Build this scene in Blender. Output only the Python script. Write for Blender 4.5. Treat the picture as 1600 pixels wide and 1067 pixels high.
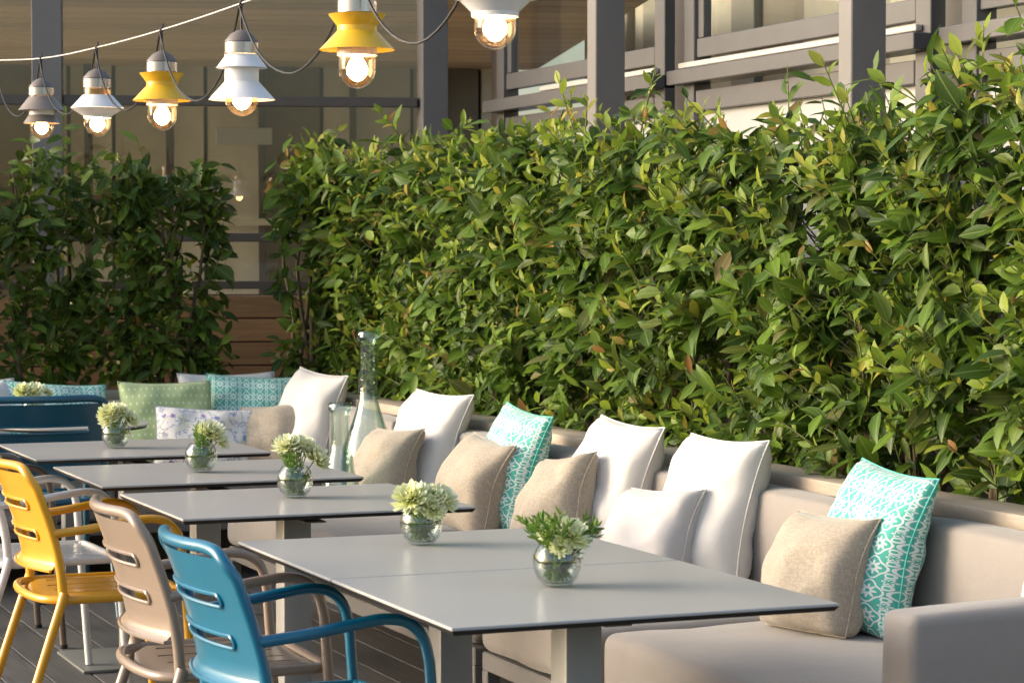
import bpy, bmesh, math, random
import numpy as np
from mathutils import Vector, Matrix, noise

rng = random.Random(7)
nrng = np.random.default_rng(11)
R = math.radians
for o in list(bpy.data.objects): bpy.data.objects.remove(o)
S = bpy.context.scene
COL = S.collection

# ------------------------------------------------------------------ camera, sky, sun, exposure
YAW, PITCH, FPX, CAMH = 22.5, 2.097, 3700.0, 1.41
cam = bpy.data.cameras.new('camera'); camo = bpy.data.objects.new('camera', cam); COL.objects.link(camo)
camo.location = (0, 0, CAMH); camo.rotation_euler = (R(90 - PITCH), 0, R(-YAW))
cam.sensor_width = 36; cam.lens = FPX / 1600 * 36; cam.clip_start = .05; cam.clip_end = 2000
cam.dof.use_dof = True; cam.dof.focus_distance = 6.6; cam.dof.aperture_fstop = 11
S.camera = camo
SUN_EL, SUN_AZ = 17, 158         # azimuth of the sun measured from +X towards +Y
w = bpy.data.worlds.new('World'); S.world = w; w.use_nodes = True
nt = w.node_tree
sky = nt.nodes.new('ShaderNodeTexSky'); sky.sky_type = 'NISHITA'; sky.sun_disc = False
sky.sun_elevation = R(SUN_EL); sky.sun_rotation = R(90 - SUN_AZ); sky.air_density = 1.0; sky.dust_density = 4
bg = nt.nodes['Background']; bg.inputs['Strength'].default_value = .15
nt.links.new(sky.outputs[0], bg.inputs[0])
sl = bpy.data.lights.new('sun', 'SUN'); sl.energy = 1.3; sl.angle = R(38); sl.color = (1, .965, .92)
so = bpy.data.objects.new('sun', sl); COL.objects.link(so)
sd = Vector((math.cos(R(SUN_EL)) * math.cos(R(SUN_AZ)), math.cos(R(SUN_EL)) * math.sin(R(SUN_AZ)), math.sin(R(SUN_EL))))
so.location = sd * 30; so.rotation_euler = (-sd).to_track_quat('-Z', 'Y').to_euler()
S.view_settings.view_transform = 'Standard'; S.view_settings.look = 'None'
S.view_settings.exposure = 1.25; S.view_settings.gamma = 1; S.view_settings.use_curve_mapping = False
S.render.engine = 'CYCLES'
S.cycles.max_bounces = 10; S.cycles.transparent_max_bounces = 16
S.cycles.caustics_reflective = False; S.cycles.caustics_refractive = False

# pixel -> world helpers (photo pixels, 1600 wide); distance from the plane a thing touches
CA, SA = math.cos(R(YAW)), math.sin(R(YAW))
def dxy(u):
    k = (u - 800) / FPX
    return k * CA + SA, CA - k * SA
def at_X(u, X):
    a, b = dxy(u); t = X / a; return X, t * b
def at_Y(u, Y):
    a, b = dxy(u); t = Y / b; return t * a, Y

# ------------------------------------------------------------------ node helpers
class E:
    def __init__(s, nt, sock): s.nt, s.s = nt, sock
    def _m(s, op, o=None, o2=None, clamp=False):
        n = s.nt.nodes.new('ShaderNodeMath'); n.operation = op; n.use_clamp = clamp
        for i, q in enumerate((s, o, o2)):
            if q is None: continue
            if isinstance(q, E): s.nt.links.new(q.s, n.inputs[i])
            else: n.inputs[i].default_value = q
        return E(s.nt, n.outputs[0])
    def __add__(s, o): return s._m('ADD', o)
    def __sub__(s, o): return s._m('SUBTRACT', o)
    def __mul__(s, o): return s._m('MULTIPLY', o)
    def __truediv__(s, o): return s._m('DIVIDE', o)
    def lt(s, o): return s._m('LESS_THAN', o)
    def gt(s, o): return s._m('GREATER_THAN', o)
    def max(s, o): return s._m('MAXIMUM', o)
    def min(s, o): return s._m('MINIMUM', o)
    def f(s, op, o=None): return s._m(op, o)
def mat(name):
    m = bpy.data.materials.new(name); m.use_nodes = True
    nt = m.node_tree; b = nt.nodes['Principled BSDF']
    return m, nt, b
def node(nt, t, **kw):
    n = nt.nodes.new(t)
    for k, v in kw.items():
        if k in n.inputs: n.inputs[k].default_value = v
        else: setattr(n, k, v)
    return n
def L(nt, a, b): nt.links.new(a.s if isinstance(a, E) else a, b)
def mixc(nt, fac, a, b):
    n = nt.nodes.new('ShaderNodeMix'); n.data_type = 'RGBA'
    if isinstance(fac, (E,)): nt.links.new(fac.s, n.inputs[0])
    elif hasattr(fac, 'is_linked'): nt.links.new(fac, n.inputs[0])
    else: n.inputs[0].default_value = fac
    for i, q in ((6, a), (7, b)):
        if isinstance(q, tuple): n.inputs[i].default_value = (*q[:3], 1)
        else: nt.links.new(q, n.inputs[i])
    return n.outputs[2]
def coords(nt, kind='Object'):
    return nt.nodes.new('ShaderNodeTexCoord').outputs[kind]
def noise_tex(nt, vec, scale, detail=4, rough=.55, vscale=None):
    if vscale:
        mp = node(nt, 'ShaderNodeMapping'); mp.inputs['Scale'].default_value = vscale
        nt.links.new(vec, mp.inputs[0]); vec = mp.outputs[0]
    n = node(nt, 'ShaderNodeTexNoise', Scale=scale, Detail=detail, Roughness=rough)
    nt.links.new(vec, n.inputs['Vector'])
    return n.outputs['Fac']
def bump(nt, b, h, strength=.3, dist=.002):
    n = node(nt, 'ShaderNodeBump', Strength=strength, Distance=dist)
    L(nt, h, n.inputs['Height']); nt.links.new(n.outputs[0], b.inputs['Normal'])
def ramp01(nt, fac, lo, hi):
    n = node(nt, 'ShaderNodeMapRange'); n.inputs[1].default_value = lo; n.inputs[2].default_value = hi
    L(nt, fac, n.inputs[0]); return E(nt, n.outputs[0])

def m_paint(name, col, rough=.38, var=.06, coat=.0, bumpy=.06):
    m, nt, b = mat(name); v = coords(nt)
    n = noise_tex(nt, v, 9, 5)
    dark = tuple(c * (1 - var * 2.2) for c in col); lite = tuple(min(1, c * (1 + var)) for c in col)
    L(nt, mixc(nt, n, dark, lite), b.inputs['Base Color'])
    b.inputs['Roughness'].default_value = rough
    if coat: b.inputs['Coat Weight'].default_value = coat; b.inputs['Coat Roughness'].default_value = .18
    f = noise_tex(nt, v, 420, 2)
    bump(nt, b, f, bumpy, .001)
    return m
def m_fabric(name, col, weave=900, var=.10, fleck=.0, sheen=.25):
    m, nt, b = mat(name); v = coords(nt)
    n = noise_tex(nt, v, 5, 4)
    c = mixc(nt, n, tuple(x * (1 - var) for x in col), tuple(min(1, x * (1 + var * .6)) for x in col))
    wv1 = noise_tex(nt, v, weave * .8, 2, .6, (1, .22, 1)); wv2 = noise_tex(nt, v, weave * .8, 2, .6, (.22, 1, .22))
    ww = (E(nt, wv1) + E(nt, wv2)) * .5
    if fleck:
        k = ramp01(nt, ww, .42, .62)
        c = mixc(nt, k, tuple(x * (1 - fleck) for x in col), c)
    L(nt, c, b.inputs['Base Color'])
    b.inputs['Roughness'].default_value = .92
    b.inputs['Sheen Weight'].default_value = sheen; b.inputs['Sheen Roughness'].default_value = .5
    wr = noise_tex(nt, v, 14, 3)
    bump(nt, b, ww * .25 + E(nt, wr) * 1.0, .35, .006)
    return m
def m_wood(name, c1, c2, scale=6, rough=.55, axis=(1, 1, 1)):
    m, nt, b = mat(name); v = coords(nt)
    oi = nt.nodes.new('ShaderNodeObjectInfo')
    ad = node(nt, 'ShaderNodeVectorMath', operation='ADD'); nt.links.new(v, ad.inputs[0])
    sc = node(nt, 'ShaderNodeVectorMath', operation='SCALE'); sc.inputs['Scale'].default_value = 31
    cx = nt.nodes.new('ShaderNodeCombineXYZ')
    for i in range(3): nt.links.new(oi.outputs['Random'], cx.inputs[i])
    nt.links.new(cx.outputs[0], sc.inputs[0]); nt.links.new(sc.outputs[0], ad.inputs[1])
    g = noise_tex(nt, ad.outputs[0], scale, 8, .65, axis)
    g2 = noise_tex(nt, ad.outputs[0], scale * 7, 4, .6, axis)
    k = ramp01(nt, E(nt, g) * .7 + E(nt, g2) * .3, .32, .68)
    c = mixc(nt, k, c1, c2)
    tone = E(nt, oi.outputs['Random']) * .35 + .8
    hs = node(nt, 'ShaderNodeHueSaturation'); L(nt, tone, hs.inputs['Value']); nt.links.new(c, hs.inputs['Color'])
    nt.links.new(hs.outputs[0], b.inputs['Base Color'])
    b.inputs['Roughness'].default_value = rough
    bump(nt, b, E(nt, g2), .35, .002)
    return m
def m_plain(name, col, rough=.5, metal=0, emit=None, es=0):
    m, nt, b = mat(name); v = coords(nt)
    n = noise_tex(nt, v, 12, 3)
    L(nt, mixc(nt, n, tuple(c * .9 for c in col), tuple(min(1, c * 1.06) for c in col)), b.inputs['Base Color'])
    b.inputs['Roughness'].default_value = rough; b.inputs['Metallic'].default_value = metal
    if emit: b.inputs['Emission Color'].default_value = (*emit, 1); b.inputs['Emission Strength'].default_value = es
    return m
def m_thin_glass(name, tint=(1, 1, 1), refl=1.0, rough=.0):
    m, nt, b = mat(name); nt.nodes.remove(b)
    out = nt.nodes['Material Output']
    tr = node(nt, 'ShaderNodeBsdfTransparent'); tr.inputs[0].default_value = (*tint, 1)
    gl = node(nt, 'ShaderNodeBsdfGlossy'); gl.inputs['Roughness'].default_value = rough
    fr = node(nt, 'ShaderNodeLayerWeight', Blend=.5)
    k = (E(nt, fr.outputs['Facing']).f('POWER', 5.0) * .9 + .05) * refl
    mx = nt.nodes.new('ShaderNodeMixShader'); L(nt, k.min(1.0), mx.inputs[0])
    nt.links.new(tr.outputs[0], mx.inputs[1]); nt.links.new(gl.outputs[0], mx.inputs[2])
    nt.links.new(mx.outputs[0], out.inputs[0]); return m
def m_glass(name, col=(1, 1, 1), ior=1.47, rough=0, wob=0):
    m, nt, b = mat(name); nt.nodes.remove(b)
    out = nt.nodes['Material Output']
    g = node(nt, 'ShaderNodeBsdfGlass', IOR=ior); g.inputs[0].default_value = (*col, 1); g.inputs['Roughness'].default_value = rough
    if wob:
        bn = node(nt, 'ShaderNodeBump', Strength=wob, Distance=.01); n = noise_tex(nt, coords(nt), 22, 2)
        nt.links.new(n, bn.inputs['Height']); nt.links.new(bn.outputs[0], g.inputs['Normal'])
    nt.links.new(g.outputs[0], out.inputs[0]); return m
def m_edge_glass(name, mid, edge, refl=1.0, refr=0, wob=0, pw=3.0):
    m, nt, b = mat(name); nt.nodes.remove(b); out = nt.nodes['Material Output']
    lw = node(nt, 'ShaderNodeLayerWeight', Blend=.5)
    f = E(nt, lw.outputs['Facing']).f('POWER', pw)
    tr = node(nt, 'ShaderNodeBsdfTransparent'); nt.links.new(mixc(nt, f, mid, edge), tr.inputs[0])
    base = tr.outputs[0]
    if refr:
        g = node(nt, 'ShaderNodeBsdfRefraction', IOR=1.33); g.inputs[0].default_value = (*mid, 1)
        m0 = nt.nodes.new('ShaderNodeMixShader'); m0.inputs[0].default_value = refr
        nt.links.new(base, m0.inputs[1]); nt.links.new(g.outputs[0], m0.inputs[2]); base = m0.outputs[0]
    gl = node(nt, 'ShaderNodeBsdfGlossy', Roughness=.02); fr = node(nt, 'ShaderNodeLayerWeight', Blend=.5)
    if wob:
        bn = node(nt, 'ShaderNodeBump', Strength=wob, Distance=.01); n = noise_tex(nt, coords(nt), 26, 2)
        nt.links.new(n, bn.inputs['Height'])
        for q in (gl, fr, lw): nt.links.new(bn.outputs[0], q.inputs['Normal'])
    mx = nt.nodes.new('ShaderNodeMixShader'); L(nt, ((E(nt, fr.outputs['Facing']).f('POWER', 5.0) * .9 + .05) * refl).min(1.0), mx.inputs[0])
    nt.links.new(base, mx.inputs[1]); nt.links.new(gl.outputs[0], mx.inputs[2]); nt.links.new(mx.outputs[0], out.inputs[0]); return m
def m_leaf(name, cols, rough=.36, trans=.28):
    """cols: colour stops by random value per leaf"""
    m, nt, b = mat(name); out = nt.nodes['Material Output']
    geo = nt.nodes.new('ShaderNodeNewGeometry'); oi = nt.nodes.new('ShaderNodeObjectInfo')
    r = (E(nt, geo.outputs['Random Per Island']) + E(nt, oi.outputs['Random']) * 3.7).f('FRACT')
    rp = nt.nodes.new('ShaderNodeValToRGB'); el = rp.color_ramp.elements
    while len(el) < len(cols): el.new(.5)
    for i, (p, c) in enumerate(cols): el[i].position = p; el[i].color = (*c, 1)
    L(nt, r, rp.inputs[0])
    uv = nt.nodes.new('ShaderNodeSeparateXYZ'); nt.links.new(coords(nt, 'UV'), uv.inputs[0])
    d = (E(nt, uv.outputs[1]) - .5).f('ABSOLUTE')
    rib = d.lt(.035) * .55
    x = E(nt, uv.outputs[0])
    vein = ((x * 9 - d * 7).f('FRACT') - .5).f('ABSOLUTE').lt(.06) * .16
    c = mixc(nt, rib.max(vein), rp.outputs[0], (.26, .34, .10))
    n = noise_tex(nt, coords(nt), 45, 3)
    c = mixc(nt, E(nt, n) * .3, c, (.05, .07, .012))
    nt.links.new(c, b.inputs['Base Color']); b.inputs['Roughness'].default_value = rough; b.inputs['Specular IOR Level'].default_value = .28
    tl = nt.nodes.new('ShaderNodeBsdfTranslucent'); nt.links.new(c, tl.inputs[0])
    mx = nt.nodes.new('ShaderNodeMixShader'); mx.inputs[0].default_value = trans
    nt.links.new(b.outputs[0], mx.inputs[1]); nt.links.new(tl.outputs[0], mx.inputs[2]); nt.links.new(mx.outputs[0], out.inputs[0])
    bump(nt, b, (d * 8).f('SINE') * .5 + vein * 2, .3, .003)
    return m

M = {}
M['upholstery'] = m_fabric('upholstery', (.275, .245, .22), 900, .10)
M['white_linen'] = m_fabric('white_linen', (.70, .67, .63), 700, .04)
M['pale_linen'] = m_fabric('pale_linen', (.53, .50, .485), 700, .05)
M['beige_linen'] = m_fabric('beige_linen', (.46, .39, .30), 420, .08, .30)
M['ledge'] = m_wood('ledge', (.33, .27, .21), (.46, .39, .31), 5, .6, (6, .6, 6))
M['deck'] = m_wood('deck', (.075, .071, .068), (.14, .133, .128), 5, .55, (14, .7, 14))
M['deck_gap'] = m_plain('deck_gap', (.20, .19, .18), .8)
M['planks'] = m_wood('planks', (.21, .11, .048), (.37, .215, .10), 5, .5, (.7, 10, 10))
M['steel'] = m_paint('steel', (.185, .172, .165), .5, .08, 0, .18)
M['frame'] = m_paint('frame', (.135, .13, .13), .26, .06)
M['frame_light'] = m_paint('frame_light', (.50, .47, .43), .35, .05)
M['frame_dark'] = m_paint('frame_dark', (.09, .075, .065), .4, .08)
M['panel'] = m_paint('panel', (.42, .415, .41), .25, .04)
M['wall'] = m_paint('wall', (.25, .215, .19), .8, .08)
M['window_glass'] = m_thin_glass('window_glass', (.94, .95, .92), 1.1)
M['table_top'] = m_paint('table_top', (.45, .435, .415), .27, .025, 0, .03)
_nt = M['table_top'].node_tree; _n = noise_tex(_nt, coords(_nt), 5, 5, .6); _r = ramp01(_nt, _n, .2, .8)
L(_nt, _r * .012 + .275, _nt.nodes['Principled BSDF'].inputs['Roughness'])
M['table_core'] = m_plain('table_core', (.018, .015, .013), .5)
M['table_leg'] = m_paint('table_leg', (.27, .265, .25), .42, .03)
M['base_plate'] = m_paint('base_plate', (.15, .155, .15), .45, .04)
M['bench_frame'] = m_paint('bench_frame', (.17, .16, .155), .5, .04)
M['bark'] = m_wood('bark', (.075, .048, .03), (.15, .11, .06), 20, .85, (3, 3, .6))
M['twig'] = m_plain('twig', (.15, .17, .05), .7)
M['soil'] = m_plain('soil', (.04, .028, .02), .95)
M['leaf'] = m_leaf('leaf', [(0, (.028, .064, .010)), (.28, (.055, .115, .014)), (.55, (.085, .165, .018)), (.80, (.16, .27, .024)), (.97, (.11, .13, .03)), (1, (.24, .15, .05))], .42, .34)
M['leaf_dark'] = m_leaf('leaf_dark', [(0, (.038, .07, .010)), (.4, (.07, .125, .014)), (.7, (.105, .17, .018)), (.86, (.20, .31, .03)), (1, (.12, .085, .03))])
M['leaf_young'] = m_leaf('leaf_young', [(0, (.20, .31, .03)), (.4, (.28, .38, .035)), (.75, (.36, .44, .05)), (.94, (.46, .42, .06)), (1, (.40, .16, .06))], .4, .4)
M['petal'] = None
M['black_cord'] = m_plain('black_cord', (.012, .010, .009), .6)
M['wire'] = m_plain('wire', (.72, .69, .64), .5)
M['lamp_cap'] = m_paint('lamp_cap', (.17, .145, .13), .55, .04)
M['lamp_band'] = m_plain('lamp_band', (.50, .46, .44), .2, .95)
M['shade_white'] = m_paint('shade_white', (.82, .81, .80), .3, .02)
M['shade_yellow'] = m_paint('shade_yellow', (.80, .48, .035), .28, .03)
M['shade_taupe'] = m_paint('shade_taupe', (.24, .20, .17), .35, .03)
M['lamp_glass'] = m_thin_glass('lamp_glass', (1, .84, .64), 1.6)  # amber tint puts the bulb's warm glow into the clear dome colour
M['bulb'] = m_plain('bulb', (1, .8, .5), .4, 0, (1, .68, .36), 16)
M['filament'] = m_plain('filament', (1, .8, .5), .4, 0, (1, .80, .52), 160)
M['vase_glass'] = m_edge_glass('vase_glass', (.985, .995, .99), (.70, .77, .73), 1.5)
M['water'] = m_edge_glass('water', (.98, .995, .98), (.86, .92, .88), .6, .15)
M['bottle_glass'] = m_edge_glass('bottle_glass', (.92, .97, .955), (.14, .44, .36), 1.8, 0, .3, 2.2)
M['stem'] = m_plain('stem', (.10, .22, .03), .5)
M['sprig'] = m_leaf('sprig', [(0, (.06, .16, .02)), (.5, (.13, .27, .03)), (1, (.24, .36, .05))], .45, .35)
M['rubber'] = m_plain('rubber', (.02, .02, .02), .7)
M['ceiling_wood'] = m_wood('ceiling_wood', (.46, .31, .18), (.62, .45, .28), 3, .5, (.5, 8, 8))
M['room_dark'] = m_paint('room_dark', (.20, .175, .13), .7, .1)
M['room_beige'] = m_paint('room_beige', (.74, .69, .56), .8, .08)
M['room_olive'] = m_paint('room_olive', (.58, .53, .42), .7, .08)
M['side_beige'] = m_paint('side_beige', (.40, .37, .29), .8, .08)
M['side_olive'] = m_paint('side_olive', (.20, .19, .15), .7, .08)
M['ground'] = m_plain('ground', (.12, .115, .11), .9)
CH = {'blue': (.006, .145, .25), 'taupe': (.30, .225, .17), 'yellow': (.74, .36, .012), 'white': (.74, .72, .70), 'brown': (.15, .11, .085), 'teal': (.006, .085, .14)}
for k, c in CH.items(): M['chair_' + k] = m_paint('chair_' + k, c, .33, .04, .5, .05)

def m_petal():
    m, nt, b = mat('petal')
    uv = nt.nodes.new('ShaderNodeSeparateXYZ'); nt.links.new(coords(nt, 'UV'), uv.inputs[0])
    oi = nt.nodes.new('ShaderNodeObjectInfo')
    k = ramp01(nt, E(nt, uv.outputs[0]) - E(nt, oi.outputs['Random']) * .3, -.1, .55)
    c = mixc(nt, k, (.62, .66, .10), (.87, .88, .60))
    nt.links.new(c, b.inputs['Base Color']); b.inputs['Roughness'].default_value = .6
    b.inputs['Subsurface Weight'].default_value = .0
    return m
M['petal'] = m_petal()

def pat_base(name):
    m, nt, b = mat(name)
    s = nt.nodes.new('ShaderNodeSeparateXYZ'); nt.links.new(coords(nt, 'UV'), s.inputs[0])
    b.inputs['Roughness'].default_value = .9; b.inputs['Sheen Weight'].default_value = .2
    return m, nt, b, E(nt, s.outputs[0]), E(nt, s.outputs[1])
def polar(x, y):
    return (x * x + y * y).f('SQRT'), y.f('ARCTAN2', x)
def m_teal(name='teal_print', cell=.060):
    m, nt, b, u, v = pat_base(name)
    x = (u / cell).f('FRACT') - .5; y = (v / cell).f('FRACT') - .5
    r, t = polar(x, y)
    fl = r.lt((t * 8).f('COSINE') * .07 + .23) * r.gt(.075)
    fr = (r - ((t * 4).f('COSINE') * .055 + .40)).f('ABSOLUTE').lt(.034)
    x2 = (u / cell + .5).f('FRACT') - .5; y2 = (v / cell + .5).f('FRACT') - .5
    r2, t2 = polar(x2, y2)
    f2 = (r2 - ((t2 * 6).f('COSINE') * .04 + .10)).f('ABSOLUTE').lt(.028)
    x3 = (u / cell * 2 + .5).f('FRACT') - .5; y3 = (v / cell * 2).f('FRACT') - .5
    r3, t3 = polar(x3, y3)
    dot = (r3 - .17).f('ABSOLUTE').lt(.06) * r.gt(.44)
    k = fl.max(fr).max(f2).max(dot)
    n = noise_tex(nt, coords(nt, 'UV'), 300, 2)
    c = mixc(nt, k, (.06, .42, .34), (.80, .84, .80))
    c = mixc(nt, E(nt, n) * .25, c, (.25, .55, .47))
    nt.links.new(c, b.inputs['Base Color']); bump(nt, b, E(nt, n), .2, .002); return m
def m_green(name='green_dots'):
    m, nt, b, u, v = pat_base(name)
    row = (v / .036).f('FLOOR')
    x = (u / .026 + row * .5).f('FRACT') - .5; y = (v / .036).f('FRACT') - .5
    r = (x * x * 2.2 + y * y).f('SQRT'); k = r.lt(.20)
    n = noise_tex(nt, coords(nt, 'UV'), 25, 4)
    g = mixc(nt, n, (.38, .48, .22), (.47, .57, .29))
    nt.links.new(mixc(nt, k, g, (.68, .74, .50)), b.inputs['Base Color']); bump(nt, b, E(nt, n), .2, .003); return m
def m_floral(name='floral_print'):
    m, nt, b, u, v = pat_base(name)
    uvn = coords(nt, 'UV')
    base = (.78, .75, .71)
    ln = noise_tex(nt, uvn, 16, 5, .6)
    lines = (E(nt, ln) - .5).f('ABSOLUTE').lt(.018)
    c = mixc(nt, lines * .8, base, (.26, .30, .42))
    pl = noise_tex(nt, uvn, 9, 2)
    c = mixc(nt, ramp01(nt, pl, .58, .66) * .5, c, (.62, .62, .34))
    for sc, th, colr in ((14, .23, (.10, .12, .42)), (11, .17, (.03, .22, .46)), (17, .18, (.24, .12, .42))):
        vo = node(nt, 'ShaderNodeTexVoronoi', Scale=sc); mp = node(nt, 'ShaderNodeMapping'); mp.inputs['Location'].default_value = (sc, sc * .7, 0)
        nt.links.new(uvn, mp.inputs[0]); nt.links.new(mp.outputs[0], vo.inputs['Vector'])
        sep = nt.nodes.new('ShaderNodeSeparateColor'); nt.links.new(vo.outputs['Color'], sep.inputs[0])
        wob = noise_tex(nt, uvn, 130, 2)
        k = (E(nt, vo.outputs['Distance']) + (E(nt, wob) - .5) * .35).lt(th) * E(nt, sep.outputs[0]).gt(.45)
        c = mixc(nt, k * .85, c, colr)
    nt.links.new(c, b.inputs['Base Color']); return m
def m_grey_print(name='grey_print'):
    m, nt, b, u, v = pat_base(name)
    x = (u / .04).f('FRACT') - .5; y = (v / .04).f('FRACT') - .5
    r, t = polar(x, y)
    k = (r - ((t * 4).f('COSINE') * .1 + .3)).f('ABSOLUTE').lt(.08)
    nt.links.new(mixc(nt, k, (.72, .71, .69), (.22, .23, .28)), b.inputs['Base Color']); return m
M['teal_print'] = m_teal(); M['green_dots'] = m_green(); M['floral_print'] = m_floral(); M['grey_print'] = m_grey_print()
M['navy'] = m_plain('navy', (.06, .07, .11), .8)

# ------------------------------------------------------------------ mesh helpers
class MB:
    def __init__(s): s.v, s.f, s.uv = [], [], {}
    def add(s, vs, fs):
        o = len(s.v); s.v += [tuple(p) for p in vs]; s.f += [tuple(i + o for i in f) for f in fs]; return s
    def box(s, lo, hi, bev=0, seg=2):
        bm = bmesh.new(); bmesh.ops.create_cube(bm, size=1)
        c = [(a + b) / 2 for a, b in zip(lo, hi)]; d = [b - a for a, b in zip(lo, hi)]
        for q in bm.verts: q.co = Vector((q.co.x * d[0] + c[0], q.co.y * d[1] + c[1], q.co.z * d[2] + c[2]))
        if bev: bmesh.ops.bevel(bm, geom=bm.edges[:], offset=bev, segments=seg, profile=.5, affect='EDGES')
        bm.verts.ensure_lookup_table(); bm.verts.index_update()
        s.add([q.co for q in bm.verts], [[q.index for q in f.verts] for f in bm.faces]); bm.free(); return s
    def tube(s, pts, r, seg=10, closed=False):
        pts = [Vector(p) for p in pts]; n = len(pts)
        rs = r if isinstance(r, (list, tuple)) else [r] * n
        T = []
        for i in range(n):
            a = pts[i - 1] if (i or closed) else pts[i]; c = pts[(i + 1) % n] if (i < n - 1 or closed) else pts[i]
            T.append((c - a).normalized())
        N = T[0].orthogonal().normalized(); vs = []
        for i in range(n):
            N = (N - T[i] * N.dot(T[i])).normalized(); B = T[i].cross(N)
            for k in range(seg):
                a = 2 * math.pi * k / seg
                vs.append(pts[i] + (N * math.cos(a) + B * math.sin(a)) * rs[i])
        fs = []
        for i in range(n if closed else n - 1):
            j = (i + 1) % n; off = 0
            if closed and j == 0:
                best = min(range(seg), key=lambda q: (vs[q] - vs[(n - 1) * seg]).length); off = best
            for k in range(seg):
                k2 = (k + 1) % seg
                fs.append((i * seg + k, i * seg + k2, j * seg + (k2 + off) % seg, j * seg + (k + off) % seg))
        if not closed:
            fs.append(tuple(range(seg))[::-1]); fs.append(tuple((n - 1) * seg + k for k in range(seg)))
        return s.add(vs, fs)
    def lathe(s, prof, seg=32, c=(0, 0, 0), closed=False):
        vs, fs = [], []; n = len(prof)
        for r, z in prof:
            for k in range(seg):
                a = 2 * math.pi * k / seg; vs.append((c[0] + r * math.cos(a), c[1] + r * math.sin(a), c[2] + z))
        for i in range(n if closed else n - 1):
            j = (i + 1) % n
            for k in range(seg):
                k2 = (k + 1) % seg; fs.append((i * seg + k, i * seg + k2, j * seg + k2, j * seg + k))
        if not closed:
            if prof[0][0] > 1e-5: fs.append(tuple(range(seg))[::-1])
            if prof[-1][0] > 1e-5: fs.append(tuple((n - 1) * seg + k for k in range(seg)))
        return s.add(vs, fs)
    def build(s, name, m, parent=None, smooth=35, loc=None, mtx=None):
        me = bpy.data.meshes.new(name); me.from_pydata(s.v, [], s.f); me.update()
        me.materials.append(M[m] if isinstance(m, str) else m)
        if smooth:
            me.polygons.foreach_set('use_smooth', [True] * len(me.polygons))
            if smooth < 180: me.set_sharp_from_angle(angle=R(smooth))
        return link(name, me, parent, loc, mtx)
def link(name, me, parent=None, loc=None, mtx=None):
    o = bpy.data.objects.new(name, me); COL.objects.link(o); o.parent = parent
    if loc is not None: o.location = loc
    if mtx is not None: o.matrix_local = mtx
    return o
def empty(name, loc=(0, 0, 0), rz=0, sc=1):
    o = bpy.data.objects.new(name, None); COL.objects.link(o); o.location = loc; o.rotation_euler = (0, 0, rz); o.scale = (sc,) * 3
    o.empty_display_size = .1; return o
def tag(o, label, cat, group=None):
    o['label'] = label; o['category'] = cat
    if group: o['group'] = group
    return o
def struct(o): o['kind'] = 'structure'; return o
def smooth_path(P, n=6):
    P = [Vector(p) for p in P]; out = []
    for i in range(len(P) - 1):
        p0 = P[max(i - 1, 0)]; p1 = P[i]; p2 = P[i + 1]; p3 = P[min(i + 2, len(P) - 1)]
        for k in range(n):
            t = k / n
            out.append(.5 * ((2 * p1) + (p2 - p0) * t + (2 * p0 - 5 * p1 + 4 * p2 - p3) * t * t + (3 * p1 - p0 - 3 * p2 + p3) * t ** 3))
    out.append(P[-1]); return out

# ------------------------------------------------------------------ ground and deck
struct(MB().box((-400, -400, -.30), (400, 400, -.12)).build('ground', 'ground'))
deck = struct(MB().box((-4, -3, -.12), (4.6, 12.6, -.030)).build('deck', 'deck_gap'))
pm = None
x = -3.97
while x < 4.5:
    if pm is None:
        o = MB().box((-.0725, -7.7, -.026), (.0725, 7.7, 0), .003, 1).build('plank', 'deck', deck, loc=(x + .0725, 4.8, 0)); pm = o.data
    else: o = link('plank', pm, deck, (x + .0725, 4.8, 0))
    x += .150

# ------------------------------------------------------------------ right side: steel columns, window wall
WX = 4.62
cols = [(4.3, 11.45)] + [(4.3, 11.45 - 2.13 * i) for i in range(1, 5)]
for i, (cx, cy) in enumerate(cols):
    c = MB().box((cx - .07, cy - .045, 0), (cx + .07, cy + .045, 3.7), .004, 1).build('steel_column', 'steel')
    tag(c, ['grey square steel column at the corner where the glass walls meet', 'grey square steel column behind the laurel hedge in front of the windows'][i > 0], 'column', 'steel columns of the window wall')
ww = empty('window_wall', (WX, 7, 0)); tag(ww, 'grey framed window wall with sliding sashes above the laurel hedge', 'window wall')
def wbox(lo, hi, name, m, bev=.003):
    lo = (lo[0] - WX, lo[1] - 7, lo[2]); hi = (hi[0] - WX, hi[1] - 7, hi[2])
    return MB().box(lo, hi, bev, 1).build(name, m, ww)
y0, y1 = 2.6, 11.4
wbox((WX, y0, 0), (WX + .12, y1, 1.28), 'lower_wall', 'wall')
bays = [11.45 - 2.13 * i for i in range(5)]
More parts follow.
